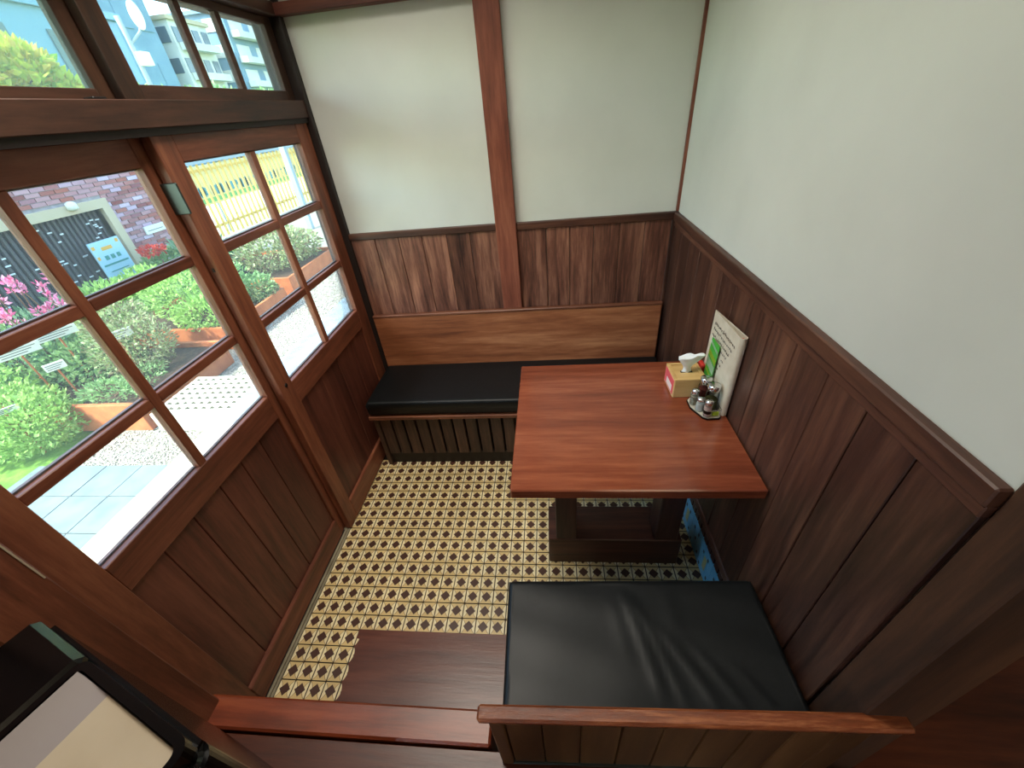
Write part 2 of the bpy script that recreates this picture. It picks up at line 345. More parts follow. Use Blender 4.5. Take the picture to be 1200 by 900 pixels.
def door(name, label, xf, th, y0, y1, z0, z1, oy0, oy1, oz0, oz1, vm, hz, pl, kick, stile_far=None):
    """xf: room-side face; the door runs from y0 (near) to y1 (far)."""
    d = bpy.data.objects.new(name, None); COL.objects.link(d); d['kind'] = 'structure'; d['label'] = label; d['category'] = 'door'
    mw = .0138; d.location = (xf, (y0+y1)/2, z0); off = (-xf, -(y0+y1)/2, -z0)
    def part(n, c, m, parent=d, bev=.002, **p):
        c = (c[0]+off[0], c[1]+off[0], c[2]+off[1], c[3]+off[1], c[4]+off[2], c[5]+off[2])
        return bx(n, c, m, parent, bev, **p)
    part('stile', (xf-th, xf, y0, oy0, z0, z1), 'door'); part('stile', (xf-th, xf, oy1, y1, z0, z1), 'door')
    part('top_rail', (xf-th, xf-.001, oy0, oy1, oz1, z1), 'doorh'); part('middle_rail', (xf-th, xf-.001, oy0, oy1, oz0-.098, oz0), 'doorh')
    part('bottom_rail', (xf-th, xf+.004, oy0-.004, oy1, z0, kick), 'doorh', bev=.004)
    part('glazing_muntin', (xf-th+.003, xf-.004, vm-mw, vm+mw, oz0, oz1), 'door')
    for h in hz:
        part('glazing_bar', (xf-th+.003, xf-.004, oy0, vm-mw, h-mw, h+mw), 'doorh'); part('glazing_bar', (xf-th+.003, xf-.004, vm+mw, oy1, h-mw, h+mw), 'doorh')
    ze = [oz0] + sorted(hz) + [oz1]
    for za, zb in zip(ze, ze[1:]):
        for ya, yb in ((oy0, vm-mw), (vm+mw, oy1)):
            a = za + (mw if za != oz0 else 0); b_ = zb - (mw if zb != oz1 else 0)
            part('pane', (xf-th+.010, xf-th+.013, ya, yb, a, b_), 'glass', bev=0)
            # thin putty beads on the outside
            for c in ((ya, yb, a, a+.004), (ya, yb, b_-.004, b_)):
                part('glazing_bead', (xf-th+.001, xf-th+.0098, *c), 'doorh', bev=0)
    part('gap_light_stop', (xf-th+.001, xf-th+.0055, oy0, oy1, kick-.01, oz0-.09), 'panel', bev=0)  # unseen board added behind the planks to keep daylight out of the gaps
    for a, b_ in zip(pl, pl[1:]):
        part('plank', (xf-th+.006, xf-.010 + rnd.uniform(-.0008, .0008), min(a, b_)+.0012, max(a, b_)-.0012, kick-.01, oz0-.09), 'panel', bev=.0018)
    return d, off
d1, o1 = door('door_1', 'far wooden sliding door with six glass panes next to the long bench', -.015, .031, -.851, -.030, .006, 1.656, -.778, -.125, .837, 1.590,
          -.455, [1.350, 1.083], [-.778, -.59, -.435, -.28, -.125], .128)
d2, o2 = door('door_2', 'near wooden sliding door with six glass panes, nearest the viewer', -.052, .031, -1.622, -.80, .006, 1.656, -1.545, -.880, .840, 1.590,
          -1.212, [1.345, 1.080], [-.880, -1.0, -1.105, -1.21, -1.325, -1.435, -1.545], .108)
def loc(c, o): return (c[0]+o[0], c[1]+o[0], c[2]+o[1], c[3]+o[1], c[4]+o[2], c[5]+o[2])
bx('lock_plate', loc((-.058, -.004, -.857, -.8512, 1.468, 1.548), o1), 'metal', d1, bev=.002, label='brushed metal plate on the door edge')
bx('screw_plate', loc((-.034, -.026, -.8535, -.8512, 1.30, 1.312), o1), 'dark', d1, bev=.001)
b = nb(); lathe(b, [(.0075, -.001), (.0085, .001), (.006, .0025), (.001, .003)], 0, 0, 14)
bmesh.ops.rotate(b, verts=b.verts[:], cent=(0, 0, 0), matrix=Matrix.Rotation(math.pi/2, 3, 'Y'))
bmesh.ops.translate(b, verts=b.verts[:], vec=(-.015+o1[0], -.815+o1[1], .845+o1[2])); obj('keyhole', b, 'dark', d1, True)

def transom(name, label, xf, y0, y1, oy0, oy1, oz0, oz1, vms, gm):
    d = bpy.data.objects.new(name, None); COL.objects.link(d); d['kind'] = 'structure'; d['label'] = label; d['category'] = 'window'
    d.location = (xf, (y0+y1)/2, 1.732); of = (-xf, -(y0+y1)/2, -1.732); th = .026
    bx('stile', loc((xf-th, xf, y0, oy0, 1.733, 1.988), of), 'darkpost', d); bx('stile', loc((xf-th, xf, oy1, y1, 1.733, 1.988), of), 'darkpost', d)
    bx('bottom_rail', loc((xf-th, xf-.001, oy0, oy1, 1.733, oz0), of), 'beam', d); bx('top_rail', loc((xf-th, xf-.001, oy0, oy1, oz1, 1.988), of), 'beam', d)
    e = [oy0] + vms + [oy1]
    for v in vms: bx('glazing_muntin', loc((xf-th+.003, xf-.003, v-.012, v+.012, oz0, oz1), of), 'beam', d)
    for i, (a, b_) in enumerate(zip(e, e[1:])):
        bx('pane', loc((xf-th+.010, xf-th+.013, a+(.012 if i else 0), b_-(.012 if i < len(e)-2 else 0), oz0, oz1), of), gm, d, bev=0)
    return d, of
t1, of1 = transom('window_1', 'far transom window divided in three panes above the far door', -.030, -.845, -.030, -.784, -.081, 1.766, 1.966, [-.512, -.338], 'glass')
t2, of2 = transom('window_2', 'near transom window with hazy glass above the near door', -.060, -1.70, -.825, -1.62, -.882, 1.758, 1.966, [], 'glasshaze')
b = nb(); box(b, -.058, -.030, -.93, -.895, 1.7335, 1.740, .002); obj('window_latch', b, 'dark', None); tag(bpy.data.objects['window_latch'], 'small dark metal latch lying on the transom sill', 'latch')

# ------------------------------------------------------------------ raised platform in front
pf = struct('floor_raised', box(nb(), -.11, 3.1, -4.4, -1.70, -.1, PZ-.02), M['kick'], 'raised wooden platform floor in the foreground', 'floor')
struct('floor_next_room', box(nb(), W+.105, 3.1, -1.70, 0, -.1, .27), 'platform', 'reddish wooden floor of the neighbouring room at right', 'floor')
yb = -1.695
for i in range(18):
    bx('floorboard', (-.10, 3.09, yb-.14, yb-.0015, PZ-.02, PZ-.004 + rnd.uniform(-.0006, 0)), 'platform', pf, bev=.0015); yb -= .1415
struct('trim_10', box(nb(), -.045, .806, -1.690, -1.612, 0.0, PZ+.004, bev=.006), 'sill', 'reddish wooden edge beam of the raised platform', 'step')

# flat board on the tiles, its left edge cut along the tile pattern
pts = [(.80, -1.305), (.80, -1.66)]
x0 = .2225
pts += [(x0, -1.66)]
n = 48
for i in range(n+1):
    yy = -1.645 + i*(1.645-1.3385)/n
    ph = ((yy - OY)/P + .5) % 1.0
    pts.append((.2050 + .0140*math.sin(math.pi*ph)**.6, yy))
pts += [(.2050, -1.3385+.001), (.2050, -1.305)]
b = nb(); prism(b, pts[::-1], -.004, .0015)
tag(obj('floor_board', b, 'board'), 'flat dark brown board let into the tiles, with a scalloped left edge', 'board')

# ------------------------------------------------------------------ long bench along the back wall
bench = thing('long_bench', 'long built-in bench with slatted front along the back wall', 'bench', (.8, -.24, 0))
o = (-.8, .24, 0)
bx('kickboard', loc((.05, W-.02, -.405, -.38, 0, .085), o), 'kick', bench)
bx('box_body', loc((.04, W-.02, -.378, -.03, 0.001, .34), o), 'kick', bench)
bx('top_rail', loc((.022, W-.02, -.440, -.36, .345, .368), o), 'slatcap', bench, bev=.003)
bx('seat_base', loc((.03, W-.02, -.42, -.03, .368, .385), o), 'kick', bench)
bx('end_slat', loc((.036, .058, -.425, -.38, .0, .345), o), 'slat', bench)
smesh = None; x = .066
while x + .06 < W-.02:
    if smesh is None:
        q = bx('slat', (-.0275, .0275, -.012, .012, .085, .345), 'slat', bench, bev=.002); smesh = q.data
    else:
        q = bpy.data.objects.new('slat', smesh); COL.objects.link(q); q.parent = bench
    q.location = (x+.0275+o[0], -.408+o[1], 0); x += .0665
bx('backrest', loc((.022, 1.556, -.058, -.0345, .425, .765), o), 'back', bench, bev=.004)
bx('backrest_cap', loc((.022, 1.556, -.0605, -.0345, .752, .767), o), 'slatcap', bench, bev=.003)

def cushion(name, label, x0, x1, y0, y1, z0, z1, rotz=0, wr=None, group=None, nx=60, ny=36, loc0=None):
    bm = nb(); cx, cy = (x0+x1)/2, (y0+y1)/2; hx, hy, h = (x1-x0)/2, (y1-y0)/2, z1-z0
    r = .016; top = []
    def ss(n, half):   # denser near the edges
        return [half*(math.copysign(1-(1-abs(t))**1.8, t)) for t in [(-1+2*i/n) for i in range(n+1)]]
    X = ss(nx, hx); Y = ss(ny, hy)
    grid = []
    for yy in Y:
        row = []
        for xx in X:
            dx = max(0, abs(xx)-(hx-r)); dy = max(0, abs(yy)-(hy-r)); d = min(r, math.hypot(dx, dy))
            z = h - r + math.sqrt(max(0, r*r-d*d)) if d else h
            cr = .004*(1-(xx/hx)**4)*(1-(yy/hy)**4)
            z += cr
            if wr and not d: z += wr(xx/hx, yy/hy)
            k = 1
            row.append(bm.verts.new((xx, yy, z)))
        grid.append(row)
    for j in range(ny):
        for i in range(nx): bm.faces.new((grid[j][i], grid[j][i+1], grid[j+1][i+1], grid[j+1][i]))
    per = [grid[0][i] for i in range(nx+1)] + [grid[j][nx] for j in range(1, ny+1)] + [grid[ny][i] for i in range(nx-1, -1, -1)] + [grid[j][0] for j in range(ny-1, 0, -1)]
    bot = [bm.verts.new((v.co.x*.995, v.co.y*.99, 0)) for v in per]; n = len(per)
    for i in range(n): bm.faces.new((per[(i+1) % n], per[i], bot[i], bot[(i+1) % n]))
    bm.faces.new(bot)
    ob = obj(name, bm, 'vinyl', None, True); ob.location = (cx, cy, z0); ob.rotation_euler = (0, 0, rotz)
    tag(ob, label, 'cushion', group); return ob
cushion('seat_cushion', 'black vinyl seat cushion on the long bench under the backrest', .030, 1.560, -.438, -.066, .386, .459)

# ------------------------------------------------------------------ table
tb = thing('dining_table', 'reddish brown glossy wooden table on two square legs', 'table', (1.22, -.90, 0))
o = (-1.22, .90, 0)
bx('tabletop', loc((.864, 1.566, -1.232, -.570, .704, .740), o), 'table', tb, bev=.004)
bx('apron', loc((.95, 1.50, -1.02, -.80, .66, .704), o), 'tabledark', tb, bev=.002)
bx('leg', loc((.990, 1.072, -1.003, -.905, .165, .66), o), 'tabledark', tb, bev=.003)
bx('leg', loc((1.382, 1.470, -1.003, -.905, .165, .66), o), 'tabledark', tb, bev=.003)
bx('foot_block', loc((.958, 1.490, -1.005, -.838, .0, .165), o), 'tabledarkx', tb, bev=.003)

# ------------------------------------------------------------------ short bench in front
A = .0274
fb = thing('short_bench', 'short built-in bench with plank back panel and worn top rail', 'bench', (1.21, -1.50, 0), A)
def F(x0, x1, y0, y1, z0, z1): return (x0-1.21, x1-1.21, y0+1.50, y1+1.50, z0, z1)
bx('box_body', F(.86, 1.555, -1.665, -1.345, .0, .385), 'kick', fb)
bx('backboard', F(.84, 1.60, -1.695, -1.680, .0, .60), 'kick', fb, bev=.001)
pe = [.868, .946, 1.030, 1.115, 1.200, 1.285, 1.370, 1.455, 1.540, 1.600]
for a, b_ in zip(pe, pe[1:]):
    bx('plank', F(a+.0012, b_-.0012, -1.705, -1.695, PZ+.008, .604), 'benchpanel', fb, bev=.002)
bx('corner_post', F(.836, .866, -1.7095, -1.684, PZ-.0, .604), 'benchpanel', fb, bev=.003)
bx('bottom_strip', F(.836, 1.60, -1.709, -1.695, PZ-.002, PZ+.007), 'metal', fb, bev=.001, label='pale metal strip')
bx('top_rail', F(.815, 1.652, -1.714, -1.684, .604, .622), 'rail', fb, bev=.005)
def wrk(u, v):
    z = 0
    for (u0, k, wd, am, va, vb) in ((.02, -.10, .035, .0055, -.8, .85), (.12, -.16, .03, .0045, -.9, .8), (.22, -.30, .04, .005, -1, .35), (.36, -.34, .035, .004, -1, .1), (.50, -.4, .035, .0032, -1, -.15), (-.12, -.05, .05, .002, -.3, .8), (.28, .0, .06, .0025, -.1, .9)):
        c = u0 + k*(v+.2)*(-1) if False else u0 + k*(v) + .10*v*v*(k*2)
        f = max(0, min(1, (v-va)/.3))*max(0, min(1, (vb-v)/.3))
        z += am*math.exp(-((u-c)/wd)**2)*f
    z *= .62
    z += .0012*math.sin(7*u+3*v)*math.sin(5*v-2*u)
    return z
c2 = cushion('seat_cushion', 'black vinyl seat cushion with wrinkles on the short front bench', .848, 1.560, -1.676, -1.329, .386, .459, A, wrk, nx=110, ny=50)


# ------------------------------------------------------------------ things on the table
TZ = .740
t = thing('tissue_box', 'pale wooden tissue box with a pink label on its left side', 'tissue box', (1.470, -.757, TZ), .02)
M['bamboo'] = wood('pale_box_wood', (188, 150, 92), (208, 172, 112), (222, 190, 134), 'x', .45, grain=10, var=0, bump=.03)
M['paper'] = mat('white_tissue', (232, 238, 242), .8); M['pink'] = mat('pink_label', (226, 92, 100), .5); M['whitep'] = mat('white_print', (240, 226, 220), .6)
hx, hy, hz = .054, .056, .072
b = nb(); box(b, -hx, hx, -hy, hy, 0, hz, .002); obj('box_body', b, 'bamboo', t)
for c in ((-hx, hx, hy-.012, hy), (-hx, hx, -hy, -hy+.012), (-hx, -hx+.012, -hy+.012, hy-.012), (hx-.012, hx, -hy+.012, hy-.012)):
    bx('lid_frame', (c[0], c[1], c[2], c[3], hz, hz+.004), 'bamboo', t, bev=.001)
bx('lid_slot', (-.020, .020, -.006, .006, hz-.0002, hz+.0012), 'kick', t, bev=0)
lb = bx('label', (-hx-.0012, -hx, -hy+.008, hy-.006, .008, hz-.004), 'pink', t, bev=.0004, label='pink paper label')
for c in ((-.034, .026, .014, .040), ):
    bx('print', (-hx-.0018, -hx-.0011, c[0], c[1], c[2], c[3]), 'whitep', lb, bev=0)
b = nb(); n = 20; rings = []
for k in range(9):
    f = k/8; z = f*.070; r = .013 - .012*math.sin(math.pi*min(1, f*1.6))*.35 + .025*max(0, f-.30)/.7
    ring = []
    for i in range(n):
        a = 2*math.pi*i/n; rr = r*(1+.20*math.sin(3*a+f*2)+.10*math.sin(7*a+4*f))
        ring.append(b.verts.new((rr*1.25*math.cos(a) + .004*f*f, rr*.45*math.sin(a), hz-.001+z + f*f*(.007*math.cos(a)+.005*math.sin(5*a)))))
    rings.append(ring)
for p, q in zip(rings, rings[1:]):
    for i in range(n): b.faces.new((p[i], p[(i+1) % n], q[(i+1) % n], q[i]))
c_ = b.verts.new((.004, 0, hz+.050))
for i in range(n): b.faces.new((rings[-1][i], rings[-1][(i+1) % n], c_))
ti = obj('tissue', b, 'paper', t, True, label='white tissue pulled up'); smooth_mod(ti, 1)

# menu holder: cream sheet in front, folded at the bottom, second sheet behind
M['cream'] = noisy('cream_card', (204, 196, 176), (216, 208, 190), 30, .6); M['ink'] = mat('ink', (74, 66, 62), .7); M['red'] = mat('red_print', (196, 52, 40), .5)
t = thing('menu_stand', 'tall cream menu card folded over and standing against the wall panelling', 'menu', (1.5445, -.815, TZ), .0)
b = nb(); sec = [(0.0, .105)]
for i in range(9):
    a = math.pi*i/8; sec.append((.0115-.0115*math.cos(a), -.094-.0115*math.sin(a)))
sec += [(.0022, .105)]
lo = [b.verts.new((x, y, .0)) for x, y in sec]; hi = [b.verts.new((x, y, .290+.02*(y+.1)*-1)) for x, y in sec]
for k in range(len(sec)-1): b.faces.new((lo[k], lo[k+1], hi[k+1], hi[k]))
bmesh.ops.recalc_face_normals(b, faces=b.faces[:]); bmesh.ops.solidify(b, geom=b.faces[:], thickness=.0016)
obj('card', b, 'cream', t)
b = nb(); lo = [b.verts.new((x*.8+.003, y*.96, .01)) for x, y in sec]; hi = [b.verts.new((x*.8+.003, y*.96, .262)) for x, y in sec]
b.faces.new(lo[::-1]); b.faces.new(hi)
for k in range(len(sec)): m_ = (k+1) % len(sec); b.faces.new((lo[k], lo[m_], hi[m_], hi[k]))
obj('inner_shade', b, 'black', t, label='black filling for the shade inside the fold')  # black solid put in for the shade inside the folded card
bx('red_edge', (.004, .019, -.100, -.082, .262, .281), 'red', t, bev=.001)
b = nb(); rr = random.Random(3)
for row in range(8):
    z = .250 - row*.021; yy = -.085 + .012*row
    while yy < .08 - (.03 if row > 3 else 0):
        wv = rr.uniform(.004, .008)
        for q in range(3):
            zz = z + rr.uniform(-.004, .003); y1 = yy + rr.uniform(0, wv)
            if q % 2: box(b, -.0030, -.0021, y1, y1+.0012, zz, zz+rr.uniform(.003, .007))
            else: box(b, -.0030, -.0021, yy, yy+wv, zz, zz+.0012)
        yy += .0115
        if row > 2 and rr.random() < .12: yy += .03
obj('print', b, 'ink', t, kind='stuff')
# green flyer
M['green'] = mat('green_print', (70, 176, 62), .4); M['lime'] = mat('lime_print', (176, 206, 60), .4); M['mint'] = mat('mint_print', (190, 226, 200), .4)
t = thing('flyer', 'small bright green striped flyer leaning on the menu card', 'flyer', (1.518, -.742, TZ), .15)
b = nb(); box(b, 0, .0015, -.034, .034, 0.0, .205, 0); obj('card', b, 'green', t)
for i, (m_, z0, z1) in enumerate((('lime', .130, .150), ('mint', .092, .122), ('mint', .172, .182), ('lime', .070, .080))):
    b = nb(); v = [b.verts.new(p) for p in ((-.0006, -.0335, z0), (-.0006, .0335, z0+.014), (-.0006, .0335, z1+.014), (-.0006, -.0335, z1))]; b.faces.new(v)
    bmesh.ops.solidify(b, geom=b.faces[:], thickness=.0005); obj('stripe', b, m_, t)
t.rotation_euler = (0, .02, 0); t.location = (1.533, -.783, TZ)
tag(bx('paper_packet', (1.5275, 1.541, -.742, -.700, TZ, TZ+.085), 'red', None, bev=.003), 'small red packet standing behind the tissue box', 'packet')

# caddy with jars
t = thing('condiment_tray', 'small cream condiment tray with black rim and wire rail', 'tray', (1.515, -.868, TZ), 0)
poly = [(-.056, -.010), (-.030, -.066), (-.018, -.074), (.020, -.072), (.027, -.064), (.027, .040), (.020, .048), (-.042, .046), (-.056, .030)]
b = nb(); prism(b, poly, .0, .006); obj('rim', b, 'black', t)
b = nb(); prism(b, [(x*.95, y*.95) for x, y in poly], .006, .0085); obj('tray_plate', b, 'cream', t)
b = nb(); tube(b, [(x*.93, y*.93, .034) for x, y in poly[1:8]], .0014, 6); obj('wire_rail', b, 'chrome', t, True)
for x, y in (poly[1], poly[4], poly[7]):
    b = nb(); tube(b, [(x*.93, y*.93, .007), (x*.93, y*.93, .034)], .0012, 6); obj('wire_post', b, 'chrome', t, True)
M['chili'] = noisy('dark_red_spice', (80, 28, 24), (120, 50, 40), 90, .8); M['herb'] = noisy('green_brown_herb', (54, 58, 34), (90, 86, 50), 90, .8)
M['salt'] = mat('white_salt', (226, 224, 218), .8); M['pepper'] = noisy('grey_pepper', (150, 140, 120), (196, 188, 168), 120, .8); M['pinksalt'] = mat('pale_pink_powder', (206, 172, 160), .8)
def jar(name, label, x, y, r, h, fill, fh, lidh, band=None, grp=None):
    t = thing(name, label, 'jar', (x, y, TZ+.0085), 0, grp)
    b = nb(); lathe(b, [(r*.82, 0), (r, .003), (r, h*.62), (r*.93, h*.72), (r*.80, h-lidh)], 0, 0, 18); obj('glass_body', b, 'jarglass', t, True)
    b = nb(); lathe(b, [(r*.78, .002), (r*.9, .004), (r*.9, fh)], 0, 0, 16); obj('contents', b, fill, t)
    b = nb(); lathe(b, [(r*.84, h-lidh), (r*.97, h-lidh+.001), (r*.97, h-.004), (r*.88, h-.001), (.001, h+.001)], 0, 0, 20); obj('lid', b, 'chrome', t, True)
    if band:
        b = nb(); lathe(b, [(r*1.02, fh*.35), (r*1.03, fh*.36), (r*1.03, fh*.62), (r*1.02, fh*.63)], 0, 0, 18); obj('label', b, band, t, label='black label band')
    return t
jar('spice_jar', 'round glass spice jar of dark red flakes, chrome lid, nearest the tissue box', 1.510, -.839, .0200, .094, 'chili', .050, .024)
jar('spice_jar', 'tallest round glass spice jar with chrome lid, nearest the panelled wall', 1.5195, -.886, .0210, .098, 'herb', .040, .024)
jar('shaker', 'small glass shaker of grey pepper at the left corner of the tray', 1.474, -.862, .0130, .062, 'pepper', .034, .016)
jar('shaker', 'small glass shaker of white salt in the middle of the tray', 1.483, -.896, .0135, .052, 'salt', .030, .012)
jar('shaker', 'small glass shaker of pink powder with black band at the front of the tray', 1.4975, -.9255, .0130, .062, 'pinksalt', .040, .016, 'black')
b = nb(); box(b, -.010, .010, -.004, .004, 0, .016, .001); s_ = obj('seasoning_packet', b, 'lime', None); s_.location = (1.524, -.926, TZ+.0085); s_.rotation_euler = (0, 0, .1)
tag(s_, 'small yellow green packet at the front right corner of the tray', 'packet')

# ------------------------------------------------------------------ black lacquered case at lower left
t = thing('black_case', 'glossy black rounded case with a grey and cream panel inside its rim', 'case', (.480, -1.862, PZ), -.335)
def rrect(x0, x1, y0, y1, r, n=6):
    o = []
    for cx, cy, a0 in ((x1-r, y1-r, 0), (x0+r, y1-r, 90), (x0+r, y0+r, 180), (x1-r, y0+r, 270)):
        for i in range(n+1):
            a = math.radians(a0+90*i/n); o.append((cx+r*math.cos(a), cy+r*math.sin(a)))
    return o
# local frame: x to the right along the far edge, y away from the viewer; origin at the far right rim corner
HZ = .97-PZ
b = nb(); prism(b, rrect(-.45, .024, -.19, .018, .025), 0, HZ-.03); bmesh.ops.bevel(b, geom=[e for e in b.edges if abs(e.verts[0].co.z-(HZ-.03)) < 1e-5 and abs(e.verts[1].co.z-(HZ-.03)) < 1e-5], offset=.012, segments=3, affect='EDGES'); obj('body', b, 'black', t)
def ringbar(x0, x1, y0, y1, wdt, z0, z1, r=.02):
    b = nb(); O = rrect(x0, x1, y0, y1, r); I = rrect(x0+wdt, x1-wdt, y0+wdt, y1-wdt, max(.004, r-wdt*.6)); n = len(O)
    ro = [[b.verts.new((p[0], p[1], z)) for p in O] for z in (z0, z1)]; ri = [[b.verts.new((p[0], p[1], z)) for p in I] for z in (z0, z1)]
    for i in range(n):
        j = (i+1) % n
        b.faces.new((ro[0][i], ro[0][j], ro[1][j], ro[1][i])); b.faces.new((ri[0][j], ri[0][i], ri[1][i], ri[1][j]))
        b.faces.new((ro[1][i], ro[1][j], ri[1][j], ri[1][i])); b.faces.new((ro[0][j], ro[0][i], ri[0][i], ri[0][j]))
    return b
obj('rim', ringbar(-.27, .012, -.185, .012, .012, HZ-.032, HZ), 'black', t)
bx('lid', (-.445, -.275, -.185, .012, HZ-.032, HZ-.002), 'black', t, bev=.01)
# curved panel
def curved(x0, x1, y0, y1, sag, th):
    b = nb(); n = 12; top = []
    for i in range(n+1):
        x = x0+(x1-x0)*i/n; z = sag(x); top.append([(x, y0, z), (x, y1, z)])
    vt = [[b.verts.new(p) for p in q] for q in top]; vb = [[b.verts.new((p[0], p[1], p[2]-th)) for p in q] for q in top]
    for a, c in zip(vt, vt[1:]): b.faces.new((a[0], c[0], c[1], a[1]))
    for a, c in zip(vb, vb[1:]): b.faces.new((a[1], c[1], c[0], a[0]))
    for k in (0, 1):
        for i in range(n):
            b.faces.new((vt[i][k], vb[i][k], vb[i+1][k], vt[i+1][k]))
    b.faces.new((vt[0][0], vt[0][1], vb[0][1], vb[0][0])); b.faces.new((vt[-1][0], vb[-1][0], vb[-1][1], vt[-1][1]))
    return b
obj('cream_panel', curved(-.180, -.006, -.17, -.003, lambda x: HZ-.012, .018), 'linen', t, label='cream panel')
obj('grey_panel', curved(-.245, -.180, -.17, -.003, lambda x: HZ-.012+.020*((x+.180)/.065)**2, .016), 'linen2', t, label='grey panel curving up')
bx('latch', (.000, .004, -.040, -.034, HZ-.001, HZ+.002), 'chrome', t, bev=.0008, label='chrome catch')

# ------------------------------------------------------------------ outside
GZ = -.20
M['pave'] = noisy('pale_concrete', (186, 176, 150), (216, 208, 186), 7, .8, .1, .004, stretch=(1, .15, 1))
M['paver'] = noisy('grey_paver', (112, 122, 124), (128, 138, 138), 6, .8, .1, .003)
M['gravelbed'] = noisy('gravel_bed', (132, 122, 108), (176, 168, 152), 90, .9, .6, .01)
M['pebble'] = island('pebbles', [(150, 142, 130), (214, 206, 190), (176, 160, 140), (232, 226, 212), (130, 124, 118), (200, 192, 178)], .7)
M['grass'] = noisy('grass_ground', (92, 128, 48), (126, 164, 66), 14, .9, .3, .01)
M['terra'] = noisy('orange_planter', (176, 96, 54), (200, 116, 68), 10, .75, .1, .003)
M['soil'] = noisy('soil', (58, 44, 34), (84, 64, 48), 30, .95, .5, .01)
M['conc'] = noisy('shade_tinted_concrete', (134, 150, 162), (156, 170, 180), 8, .8)  # bluish shade on the kerb is put into the concrete colour
M['grate'] = noisy('pale_grate', (184, 178, 160), (204, 198, 180), 12, .8)
M['road'] = noisy('road', (176, 172, 164), (196, 192, 184), 4, .9)
struct('floor_garden', box(nb(), -40, -2.62, -6, 60, GZ-.1, GZ-.012), 'grass', 'green lawn of the garden', 'ground')
struct('floor_gravel', box(nb(), -2.62, -.115, -.218, 7, GZ-.1, GZ-.012), 'gravelbed', 'gravel path between kerb and planters', 'ground')
struct('floor_gravel', box(nb(), -7.9, -2.62, 4.3, 14, GZ-.1, GZ-.008), 'gravelbed', 'gravel behind the far planter', 'ground')
struct('floor_road', box(nb(), -11.9, -7.9, -6, 40, GZ-.1, GZ), 'road', 'pale road beyond the fence', 'road')
# pavers
pv = struct('floor_paving', box(nb(), -2.62, -.115, -2.6, -.218, GZ-.1, GZ-.010), 'soil', 'grey square pavers along the building', 'paving')
for i in range(4):
    for j in range(8):
        bx('paver', (-1.612-.28*(i+1)+.003, -1.612-.28*i-.003, -.219-.272*(j+1)+.003, -.219-.272*j-.003, GZ-.01, GZ+rnd.uniform(-.001, .001)), 'paver', pv, bev=.002)
# pebbles
def pebbles(n, x0, x1, y0, y1, seed, s0, s1):
    r = np.random.RandomState(seed); V = []; Fc = []
    base = np.array([(1, 0, 0), (-1, 0, 0), (0, 1, 0), (0, -1, 0), (0, 0, .7), (0, 0, -.7)], float)
    fb_ = np.array([(0, 2, 4), (2, 1, 4), (1, 3, 4), (3, 0, 4), (2, 0, 5), (1, 2, 5), (3, 1, 5), (0, 3, 5)])
    c = np.stack([r.uniform(x0, x1, n), r.uniform(y0, y1, n), np.full(n, GZ-.006)], 1); s = r.uniform(s0, s1, n); a = r.uniform(0, 6.3, n); e = r.uniform(.6, 1, n)
    ca, sa = np.cos(a), np.sin(a); bxx = base[None, :, 0]*1.0; byy = base[None, :, 1]*e[:, None]
    vx = (bxx*ca[:, None]-byy*sa[:, None])*s[:, None]+c[:, :1]; vy = (bxx*sa[:, None]+byy*ca[:, None])*s[:, None]+c[:, 1:2]; vz = base[None, :, 2]*s[:, None]+c[:, 2:]
    V = np.stack([vx, vy, vz], 2).reshape(-1, 3); Fc = (fb_[None]+6*np.arange(n)[:, None, None]).reshape(-1, 3)
    me = bpy.data.meshes.new('pebbles'); me.from_pydata(V.tolist(), [], Fc.tolist()); me.materials.append(M['pebble'])
    for p in me.polygons: p.use_smooth = True
    o = bpy.data.objects.new('pebbles', me); COL.objects.link(o); o['kind'] = 'stuff'; o['category'] = 'gravel'; return o
pebbles(32000, -2.6, -1.4, -.214, 2.2, 1, .0045, .009)['label'] = 'pale gravel between paving and planters'
pebbles(16000, -2.6, -1.15, 2.2, 5.5, 2, .006, .012)['label'] = 'pale gravel along the far planters'
# apron beside the wall
struct('floor_apron', box(nb(), -1.548, -.115, -3.6, .13, GZ-.1, -.10, bev=.004), 'pave', 'sunlit pale concrete ledge outside the doors', 'ledge')
# perforated slab
pt = thing('perforated_slab', 'pale concrete slab with rows of holes at the end of the ledge', 'slab', (-1.72, .40, GZ))
b = nb()
for i in range(10): box(b, -.31+.0689*i-.013, -.31+.0689*i+.013, -.235, .235, .13, .165)
obj('bar', b, 'grate', pt, kind='stuff')
b = nb()
for j in range(8): box(b, -.328, .328, -.235+.0645*j-.0, -.235+.0645*j+.030, .131, .1645)
obj('cross_bar', b, 'grate', pt, kind='stuff')
bx('base', (-.33, .33, -.24, .25, 0, .126), 'gravelbed', pt)
bx('front_edge', (-.335, .335, -.262, -.235, 0, .165), 'grate', pt)
bx('side_edge', (.329, .345, -.235, .25, 0, .165), 'grate', pt)
tag(bx('concrete_kerb', (-1.385, -1.13, .09, 3.2, GZ-.02, .0), 'conc', None, bev=.006), 'long concrete kerb in a blue grey shade tint beside the perforated slab', 'kerb')

